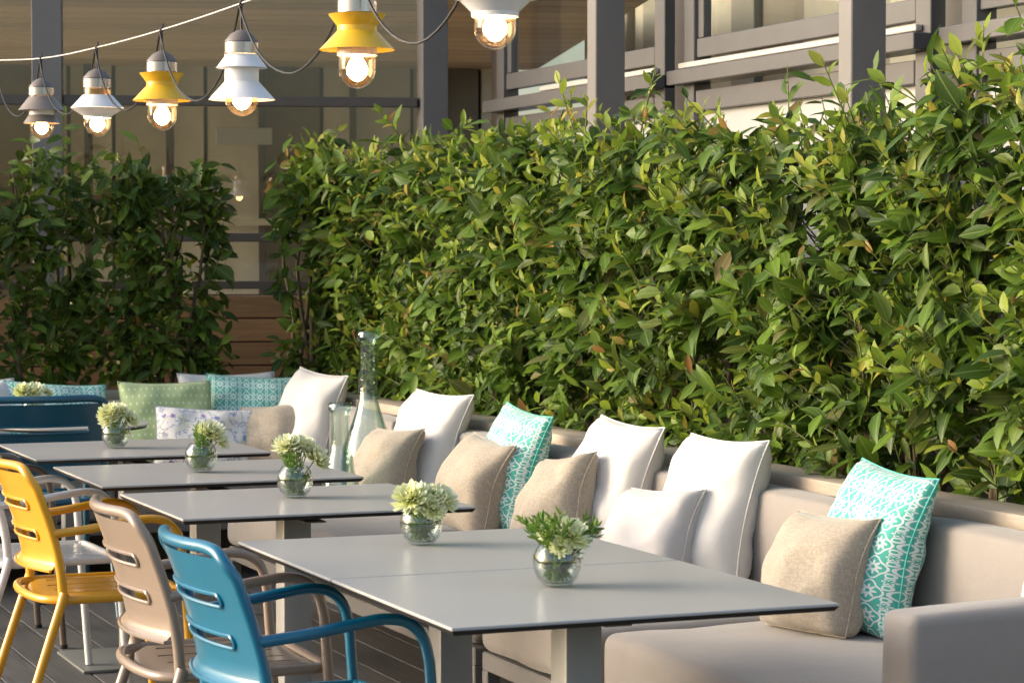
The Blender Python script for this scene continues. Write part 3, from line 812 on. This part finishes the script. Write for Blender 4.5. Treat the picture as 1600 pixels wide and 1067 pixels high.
def leaves_mesh(name, O, D, S_, N, Ln, Wd, m, parent, curl=None, tmpl=None):
    """many leaves in one mesh, arrays of n rows"""
    n = len(O)
    if n == 0: return None
    T = (LV if tmpl is None else tmpl)[None].repeat(n, 0).copy()
    if curl is not None: T[:, :, 2] *= curl[:, None]
    V = O[:, None] + D[:, None] * (T[:, :, 0:1] * Ln[:, None, None]) + S_[:, None] * (T[:, :, 1:2] * Wd[:, None, None]) + N[:, None] * (T[:, :, 2:3] * Ln[:, None, None])
    V = V.reshape(-1, 3)
    loops = np.concatenate([np.array([i for f in LF for i in f])[None] + 11 * np.arange(n)[:, None]]).ravel()
    tot = np.tile([len(f) for f in LF], n); st = np.concatenate([[0], np.cumsum(tot)[:-1]])
    me = bpy.data.meshes.new(name); me.vertices.add(len(V)); me.vertices.foreach_set('co', V.astype(np.float32).ravel())
    me.loops.add(len(loops)); me.loops.foreach_set('vertex_index', loops.astype(np.int32))
    me.polygons.add(len(tot)); me.polygons.foreach_set('loop_start', st.astype(np.int32)); me.polygons.foreach_set('loop_total', tot.astype(np.int32))
    uvl = me.uv_layers.new(name='UVMap'); base = np.array([LUV[i] for f in LF for i in f])
    uvl.data.foreach_set('uv', np.tile(base, (n, 1)).astype(np.float32).ravel())
    me.polygons.foreach_set('use_smooth', np.ones(len(tot), dtype=bool)); me.update(); me.validate()
    me.materials.append(M[m]); return link(name, me, parent)
def unit(a): return a / np.maximum(np.linalg.norm(a, axis=-1, keepdims=True), 1e-9)
def frames(D, Up):
    S_ = unit(np.cross(Up, D)); N = np.cross(D, S_); return S_, N
def flower(parent, c, axis, rad, seed):
    r = np.random.default_rng(seed); O, D, Ln, Wd = [], [], [], []
    ax = Vector(axis).normalized(); e1 = ax.orthogonal().normalized(); e2 = ax.cross(e1)
    for ring, (cnt, ln, el) in enumerate(((24, 1.0, -.05), (24, .96, .25), (20, .86, .55), (16, .70, .85), (12, .52, 1.15), (7, .36, 1.4))):
        for k in range(cnt):
            a = 2 * math.pi * (k + .5 * (ring % 2)) / cnt + r.normal(0, .10); e = el + r.normal(0, .09)
            d = (e1 * math.cos(a) + e2 * math.sin(a)) * math.cos(e) + ax * math.sin(e)
            O.append(np.array(c) + np.array(d) * .004); D.append(np.array(d)); Ln.append(rad * ln * r.uniform(.88, 1.06)); Wd.append(rad * .27)
    O, D = np.array(O), unit(np.array(D)); S_, N = frames(D, np.array(ax)[None] + r.normal(0, .05, D.shape))
    return leaves_mesh('flower', O, D, S_, N, np.array(Ln), np.array(Wd), 'petal', parent, -np.ones(len(O)) * 1.3, PV)
def bouquet(base, spec, sprigs, label, seed, tall=.0, fern=False):
    b = empty('flower_bunch', base); tag(b, label, 'flowers', 'flowers in the vases')
    r = random.Random(seed); st = MB()
    for i, (dx, dy, dz, rad) in enumerate(spec):
        c = Vector((dx, dy, dz)); ax = (c - Vector((0, 0, .05))).normalized() + Vector((-.12, -.32, .12))
        flower(b, c, ax, rad * 1.22, seed * 10 + i)
        ft = Vector((r.uniform(-.02, .02), r.uniform(-.02, .02), .012))
        st.tube(smooth_path([ft, Vector((dx * .45, dy * .45, .06)), c - ax.normalized() * .002], 5), .0016, 6)
    O, D = [], []
    for k in range(int(sprigs * 1.5)):
        a = r.uniform(0, 2 * math.pi); sp = r.uniform(.012, .05)
        ft = Vector((r.uniform(-.026, .026), r.uniform(-.026, .026), r.uniform(.008, .02)))
        up = k % 3 == 0 or (fern and k % 3 == 1)
        tz = r.uniform(.085, .125) + tall if up else r.uniform(.04, .062)
        rr_ = sp if up else min(sp, .034)
        tip = Vector((math.cos(a) * rr_ * (1.7 if fern and up else 1), math.sin(a) * rr_ * (1.7 if fern and up else 1), tz))
        mid = Vector((tip.x * .35, tip.y * .35, tz * .55)); pth = smooth_path([ft, mid, tip], 6); st.tube(pth, .0011, 5)
        for q in range(3 if up else 2, len(pth)):
            tdir = (pth[q] - pth[q - 1]).normalized()
            for s in range(3 if fern else 2):
                v = Vector((r.gauss(0, 1), r.gauss(0, 1), r.gauss(0, .5))); v = (v - tdir * v.dot(tdir)).normalized()
                O.append(pth[q]); D.append((tdir * .8 + v * .7).normalized())
    O, D = np.array(O), np.array(D); S_, N = frames(D, nrng.normal(0, 1, D.shape))
    ln = nrng.uniform(.011, .022, len(O)) * (1.15 if fern else 1)
    inside = O[:, 2] < .075; ln[inside] *= .9
    st.build('stems', 'stem', b, 60)
    o = leaves_mesh('greenery', O, D, S_, N, ln, ln * .26, 'sprig', b); o['kind'] = 'stuff'
    return b
VASE = [(.0, .0), (.018, .0005), (.030, .004), (.042, .018), (.0485, .036), (.0500, .050), (.0485, .063), (.044, .075), (.036, .0855), (.0345, .0875), (.0335, .0865), (.0345, .084),
        (.0425, .0735), (.0467, .062), (.0480, .050), (.0466, .037), (.040, .020), (.028, .0075), (.0, .006)]
def vase(x, y, z, label):
    v = empty('glass_vase', (x, y, z + .0008)); tag(v, label, 'vase', 'round glass vases on the tables')
    MB().lathe(VASE, 40).build('bowl', 'vase_glass', v, 180)
    MB().lathe([(.0, .0066), (.0275, .0082), (.0395, .0205), (.0461, .0372), (.0475, .050), (.0468, .0565), (.0, .0567)], 40).build('water', 'water', v, 60)
    return v
TZ = .74
def setv(u, yc, what, spec, n, seed, tall=0, fern=False, z=TZ, xx=None):
    x = at_Y(u, yc)[0] if xx is None else xx
    vase(x, yc, z, 'round glass vase of water holding ' + what)
    bouquet((x, yc, z + .001), spec, n, what[0].upper() + what[1:] + ' in a round glass vase' if False else what + ' in a round glass vase', seed, tall, fern)
setv(871, 4.37, 'fern leaves and white daisies', [(.016, -.030, .105, .034), (-.020, -.012, .108, .022), (-.010, -.040, .084, .018)], 34, 1, .018, True)
setv(658, 5.12, 'three pale yellow chrysanthemums', [(-.034, -.02, .108, .037), (.006, -.02, .102, .038), (.044, -.012, .104, .036), (.012, -.040, .086, .026)], 22, 2)
setv(460, 6.25, 'tall grassy stems and drooping chrysanthemums', [(-.022, .0, .142, .034), (.022, .005, .140, .033), (.056, -.01, .105, .038)], 34, 3, .03)
setv(313, 7.10, 'one open daisy and leafy sprigs', [(.028, -.012, .118, .040), (.052, -.01, .095, .03)], 36, 4, .022)
setv(180, 8.10, 'a clustered white chrysanthemum bunch', [(-.022, -.012, .118, .038), (.006, -.006, .125, .034), (-.03, -.02, .10, .03), (.045, -.01, .098, .03)], 26, 5, .005)
vx, vy = 1.93, 9.88
setv(42, vy, 'white daisies beside a closed bud', [(-.045, -.01, .125, .036), (.0, -.02, .12, .042), (.055, -.01, .115, .022)], 24, 6, 0, False, .715, vx)

# ------------------------------------------------------------------ string of lamps
LAMPS = [(1.875, 4.62, 1.839), (1.832, 5.39, 1.806), (1.828, 6.37, 1.793), (1.80, 7.155, 1.790), (1.778, 7.956, 1.807), (1.778, 8.90, 1.843)]
wz = [2.150, 2.115, 2.105, 2.099, 2.109, 2.144]
wire_pts = [(1.95, 1.2, 2.36), (1.90, 3.0, 2.23)] + [(x, y, z) for (x, y, _), z in zip(LAMPS, wz)] + [(1.765, 10.2, 2.23), (1.75, 12.11, 2.34)]
wo = MB().tube(smooth_path(wire_pts, 6), .0023, 6).build('support_wire', 'wire'); tag(wo, 'white stretched wire carrying the hanging lamps', 'wire')
po = MB().box((1.91, 1.12, 0), (1.99, 1.20, 2.6), .004, 1).build('steel_post', 'steel'); tag(po, 'grey steel post holding the lamp wire', 'post')
cable = []
hooks = [(x, y, z) for (x, y, _), z in zip(LAMPS, wz)]
allh = [(1.90, 3.75, 2.19)] + hooks + [(1.77, 9.75, 2.20)]
for a, b in zip(allh, allh[1:]):
    a, b = Vector(a), Vector(b)
    for k in range(18):
        t = k / 18; p = a.lerp(b, t); d = .225 + .02 * math.sin(a.y * 7)
        p.z -= d * (1 - abs(2 * t - 1) ** 1.75) + .008; p.x += .012 * math.sin(t * 6.3) - .006
        cable.append(p)
cable.append(Vector(allh[-1]) - Vector((0, 0, .008)))
co = MB().tube(cable, .0034, 6).build('power_cable', 'black_cord'); tag(co, 'black power cable looping from lamp to lamp', 'cable')
def ring_shade(r0, z0, r1, z1, th=.0022):
    return [(r0, z0), (r1, z1), (r1 - th * 1.2, z1 + (th if z1 < z0 else -th) * .3), (r0 - th, z0)]
def lamp(i, kind, label):
    x, y, z0 = LAMPS[i]; hz = wz[i]
    l = empty('hanging_lamp', (x, y, z0)); tag(l, label, 'lamp', 'lamps on the string')
    body = {'white4': 'shade_white', 'yellow': 'shade_yellow', 'taupe': 'shade_taupe', 'white2': 'shade_white', 'white6': 'shade_white'}[kind]
    sh, bd = [], []
    if kind == 'white4':
        sh = [ring_shade(.049, .094, .093, .045), ring_shade(.047, .165, .071, .133)]; bd = [('shade_white', .0475, .092, .169)]; gtop = .06; top = .172
    elif kind == 'yellow':
        sh = [ring_shade(.049, .136, .091, .092), ring_shade(.049, .150, .069, .176)]; bd = [('shade_white', .0485, .079, .0985), ('shade_yellow', .048, .097, .176)]; gtop = .082; top = .178
    elif kind == 'taupe':
        sh = [ring_shade(.048, .089, .068, .058), ring_shade(.048, .156, .0875, .106)]; bd = [('shade_white', .0470, .087, .113), ('shade_taupe', .0465, .110, .158)]; gtop = .06; top = .160
    elif kind == 'white2':
        sh = [ring_shade(.047, .070, .089, .0965), ring_shade(.050, .141, .090, .097)]; bd = [('shade_white', .047, .064, .073), ('lamp_glass', .0445, .139, .163)]; gtop = .066; top = .164
    else:
        sh = [ring_shade(.050, .078, .073, .1005), ring_shade(.050, .150, .090, .106)]; bd = [('shade_white', .050, .068, .082), ('shade_white', .047, .080, .168)]; gtop = .07; top = .170
    for p in sh: MB().lathe(p, 40, closed=True).build('shade', body, l, 30)
    for m, r, a, b in bd: MB().lathe([(r, a), (r, b), (r - .003, b), (r - .003, a)], 32, closed=True).build('collar', m, l, 30)
    g = [(0, 0)] + [(.0445 * math.sin(t * math.pi / 2), .0445 * (1 - math.cos(t * math.pi / 2))) for t in [k / 8 for k in range(1, 9)]] + [(.0445, gtop)]
    MB().lathe(g[1:], 32).v
    mb = MB(); mb.lathe([(max(r, .0008), z) for r, z in g], 32); mb.f = [f for f in mb.f if len(f) == 4]
    mb.build('glass_dome', 'lamp_glass', l, 180)
    MB().lathe([(.001, .017), (.011, .020), (.024, .034), (.026, .048), (.019, .064), (.012, .075), (.012, .10)], 20).build('bulb', 'bulb', l, 180)
    MB().lathe([(.001, .028), (.005, .031), (.007, .045), (.006, .060), (.001, .066)], 12).build('filament', 'filament', l, 180)
    MB().lathe([(.046, top), (.0478, top + .002), (.0478, top + .030), (.046, top + .032)], 36).build('band', 'lamp_band', l, 30)
    MB().lathe([(.0468, top + .0325), (.0465, top + .036), (.030, top + .055), (.014, top + .064), (.006, top + .066)], 36).build('cap', 'lamp_cap', l, 40)
    ct = top + .064; h = hz - z0
    for s in (-1, 1):
        MB().tube(smooth_path([(0, .003 * s, ct), (.003 * s, .008 * s, (ct + h) / 2), (0, .002 * s, h - .001)], 4), .0030, 6).build('cord', 'black_cord', l)
    for s in (-1, 1): MB().tube([(0, 0, h - .006), (.004, .010 * s, h + .018)], .0018, 5).build('cable_tie', 'black_cord', l)
    MB().tube([(0, -.006, h), (.0, .006, h)], .0065, 8).build('cable_tie', 'black_cord', l)
lamp(0, 'white6', 'white lamp with an upturned saucer shade beside the corner column')
lamp(1, 'yellow', 'yellow lamp hanging between the white saucer lamp and a white double-shade lamp')
lamp(2, 'white4', 'white lamp with small upper and wide lower shade between two yellow lamps')
lamp(3, 'yellow', 'yellow lamp hanging between two white lamps')
lamp(4, 'white2', 'white diamond shaped lamp between a yellow and a taupe lamp')
lamp(5, 'taupe', 'taupe lamp with two shades at the far end of the string')

# ------------------------------------------------------------------ laurel hedge
leaf_meshes = []
def leaf_proto(m, curl):
    v = LV.copy(); v[:, 2] *= curl
    me = bpy.data.meshes.new('leaf'); me.from_pydata([tuple(p) for p in v], [], LF); me.update()
    uvl = me.uv_layers.new(name='UVMap'); uvl.data.foreach_set('uv', np.array([LUV[i] for f in LF for i in f], dtype=np.float32).ravel())
    me.polygons.foreach_set('use_smooth', [True] * len(me.polygons)); me.materials.append(M[m]); return me
PROTO = {m: [leaf_proto(m, c) for c in (.4, 1.0, 1.7)] for m in ('leaf', 'leaf_dark', 'leaf_young')}
NOBJ = 300
def shrub(base, out, along, half, depth, ztop, ntw, leafm, label, group, seed, gaps=.0, zlo=.80, young=.55):
    r = np.random.default_rng(seed); rr = random.Random(seed)
    out = np.array(out, float); al = np.array(along, float); base = np.array(base, float); up = np.array((0, 0, 1.0))
    root = empty('laurel_shrub', tuple(base)); tag(root, label, 'shrub', group)
    wood, tw = MB(), MB(); stems = []
    for k in range(6):
        a = rr.uniform(-half * .75, half * .75); d = rr.uniform(-.10, .12)
        pts = []
        x0 = al * a * .7 + out * d
        for q in range(6):
            t = q / 5
            pts.append(x0 + al * (a * .35 * t + .03 * math.sin(q * 1.7 + k)) + out * (.05 * t * rr.uniform(-1, 1)) + up * (t * (ztop - base[2]) * rr.uniform(.86, .93)))
        stems.append(pts); wood.tube([Vector(p) for p in pts], [.013, .011, .010, .008, .006, .004], 7)
    wood.build('stem', 'bark', root, 60)
    O, D, U, Ln, Yg = [], [], [], [], []
    for k in range(ntw):
        y = rr.uniform(-half, half); f = rr.random() ** .75
        o_ = depth * (f - .35)                                # towards the front
        top = ztop + .07 * noise.noise(Vector(((base + al * y) * 2.7))) + .05 * noise.noise(Vector(((base + al * y) * 9)))
        z = zlo + (top - zlo) * (rr.random() ** .80)
        tip = al * y + out * o_ + up * (z - base[2])
        wp = base + tip
        if gaps and noise.noise(Vector(wp) * 3.1 + Vector((seed * .0, 5, 2))) > .42 - gaps: continue
        if rr.random() < .14 and z > top - .14: tip = tip + up * rr.uniform(.04, .20)
        st = min(stems, key=lambda s: np.linalg.norm((s[3] - tip)[:2]))
        tz = max(.04, tip[2] - rr.uniform(.10, .26)); t = min(.98, tz / st[-1][2]) * 5; i0 = min(4, int(t)); s0 = st[i0] + (st[i0 + 1] - st[i0]) * (t - i0)
        dv = tip - s0; ln = np.linalg.norm(dv)
        if ln > .36: s0 = tip - dv / ln * .36 ; dv = tip - s0
        mid = s0 + dv * .5 + up * -.02 + al * rr.uniform(-.02, .02)
        pth = [s0, mid, tip]
        tw.tube([Vector(p) for p in pth], [.0032, .0026, .0016], 4)
        yg = rr.random() < young * (.55 + .9 * (noise.noise(Vector(wp) * 2.2 + Vector((3, 1, 7))) + .3)) * (1.25 if z > top - .25 else 1)
        nl = rr.randint(6, 9); tdir = unit(dv)
        e1 = unit(np.cross(tdir, up + .01)); e2 = np.cross(tdir, e1); ph = rr.uniform(0, 6.28)
        for q in range(nl):
            u = .30 + .70 * (q + rr.random() * .5) / nl; u = min(u, 1)
            p = s0 * (1 - u) ** 2 + mid * 2 * u * (1 - u) + tip * u * u if False else (s0 + (mid - s0) * (2 * u) if u < .5 else mid + (tip - mid) * (2 * u - 1))
            a = ph + q * 2.4; rad = e1 * math.cos(a) + e2 * math.sin(a)
            isy = yg and q >= nl - 4
            d = tdir * (.45 if not isy else .75) + rad * .75 + out * .25 + up * (rr.uniform(-.85, .15) if not isy else rr.uniform(-.1, .5)) + r.normal(0, .16, 3)
            O.append(p); D.append(d); U.append(out * .75 + up * .75 + r.normal(0, .42, 3))
            Ln.append(rr.choice((rr.uniform(.045, .08), rr.uniform(.07, .105), rr.uniform(.09, .125))) if not isy else rr.uniform(.042, .080)); Yg.append(isy)
    tw.build('twigs', 'twig', root, 60)['kind'] = 'stuff'
    O, D, U, Ln, Yg = np.array(O), unit(np.array(D)), np.array(U), np.array(Ln), np.array(Yg)
    S_, N = frames(D, U); Wd = Ln * r.uniform(.32, .54, len(O)); cu = r.uniform(.2, 1.9, len(O))
    front = (O @ out) + (O @ up) * .02 + Ln * 1.2 + r.normal(0, .06, len(O))
    pick = np.argsort(-front)[:NOBJ]; msk = np.zeros(len(O), bool); msk[pick] = True
    for i in pick:
        mname = 'leaf_young' if Yg[i] else leafm
        o = bpy.data.objects.new('leaf', PROTO[mname][min(2, int(cu[i] / .64))]); COL.objects.link(o); o.parent = root
        a, b, c, p = D[i] * Ln[i], S_[i] * Wd[i], N[i] * Ln[i], O[i]
        o.matrix_local = Matrix(((a[0], b[0], c[0], p[0]), (a[1], b[1], c[1], p[1]), (a[2], b[2], c[2], p[2]), (0, 0, 0, 1)))
    for nm, mk, mt_ in (('foliage', ~msk & ~Yg, leafm), ('young_foliage', ~msk & Yg, 'leaf_young')):
        o = leaves_mesh(nm, O[mk], D[mk], S_[mk], N[mk], Ln[mk], Wd[mk], mt_, root, cu[mk])
        if o: o['kind'] = 'stuff'
GS, GB = 'laurel shrubs in the side planter', 'laurel shrubs in the back planter'
SHL = ['beyond the bench armrest', 'rising behind the grey printed pillow with navy edging', 'rising behind the turquoise pillow beside the armrest', 'rising behind the small beige pillow beside the armrest',
       'behind the white pillow with the pale grey one', 'behind the white pillow beside the pale grey one', 'behind a beige and a white pillow',
       'rising behind the turquoise pillow between two beige ones', 'rising between the turquoise and the bottle-side white pillow', 'rising behind the white pillow beside the tall bottle', 'rising behind the neck of the tall glass bottle']
yy = 4.75; k = 0
while yy < 10.75:
    zt = [1.90, 1.94, 1.87, 1.82, 1.88, 1.92, 1.91, 1.88, 1.90, 1.93, 1.93][k]
    shrub((RX + .30, yy, .70), (-1, 0, 0), (0, 1, 0), .36, .52, zt, 300, 'leaf', 'dense laurel shrub in the side planter, ' + SHL[k], GS, 100 + k, .07)
    yy += .60; k += 1
for k, xx in enumerate((1.55, 2.13, 2.72)):
    shrub((xx, 11.04, .68), (0, -1, 0), (1, 0, 0), .36, .36, 1.93 - .03 * k, 235, 'leaf_dark', 'dark laurel shrub before the plank wall, ' + ('beyond the end of the turquoise pillow', 'rising behind the turquoise pillow and teal chair', 'rising behind the green dotted pillow')[k], GB, 200 + k, .10, .78, .12)
shrub((3.47, 11.0, .68), (-.25, -1, 0), (1, 0, 0), .18, .32, 1.92, 120, 'leaf', 'mid green laurel shrub filling the corner between the two planters', GB, 205, .06, .78, .3)
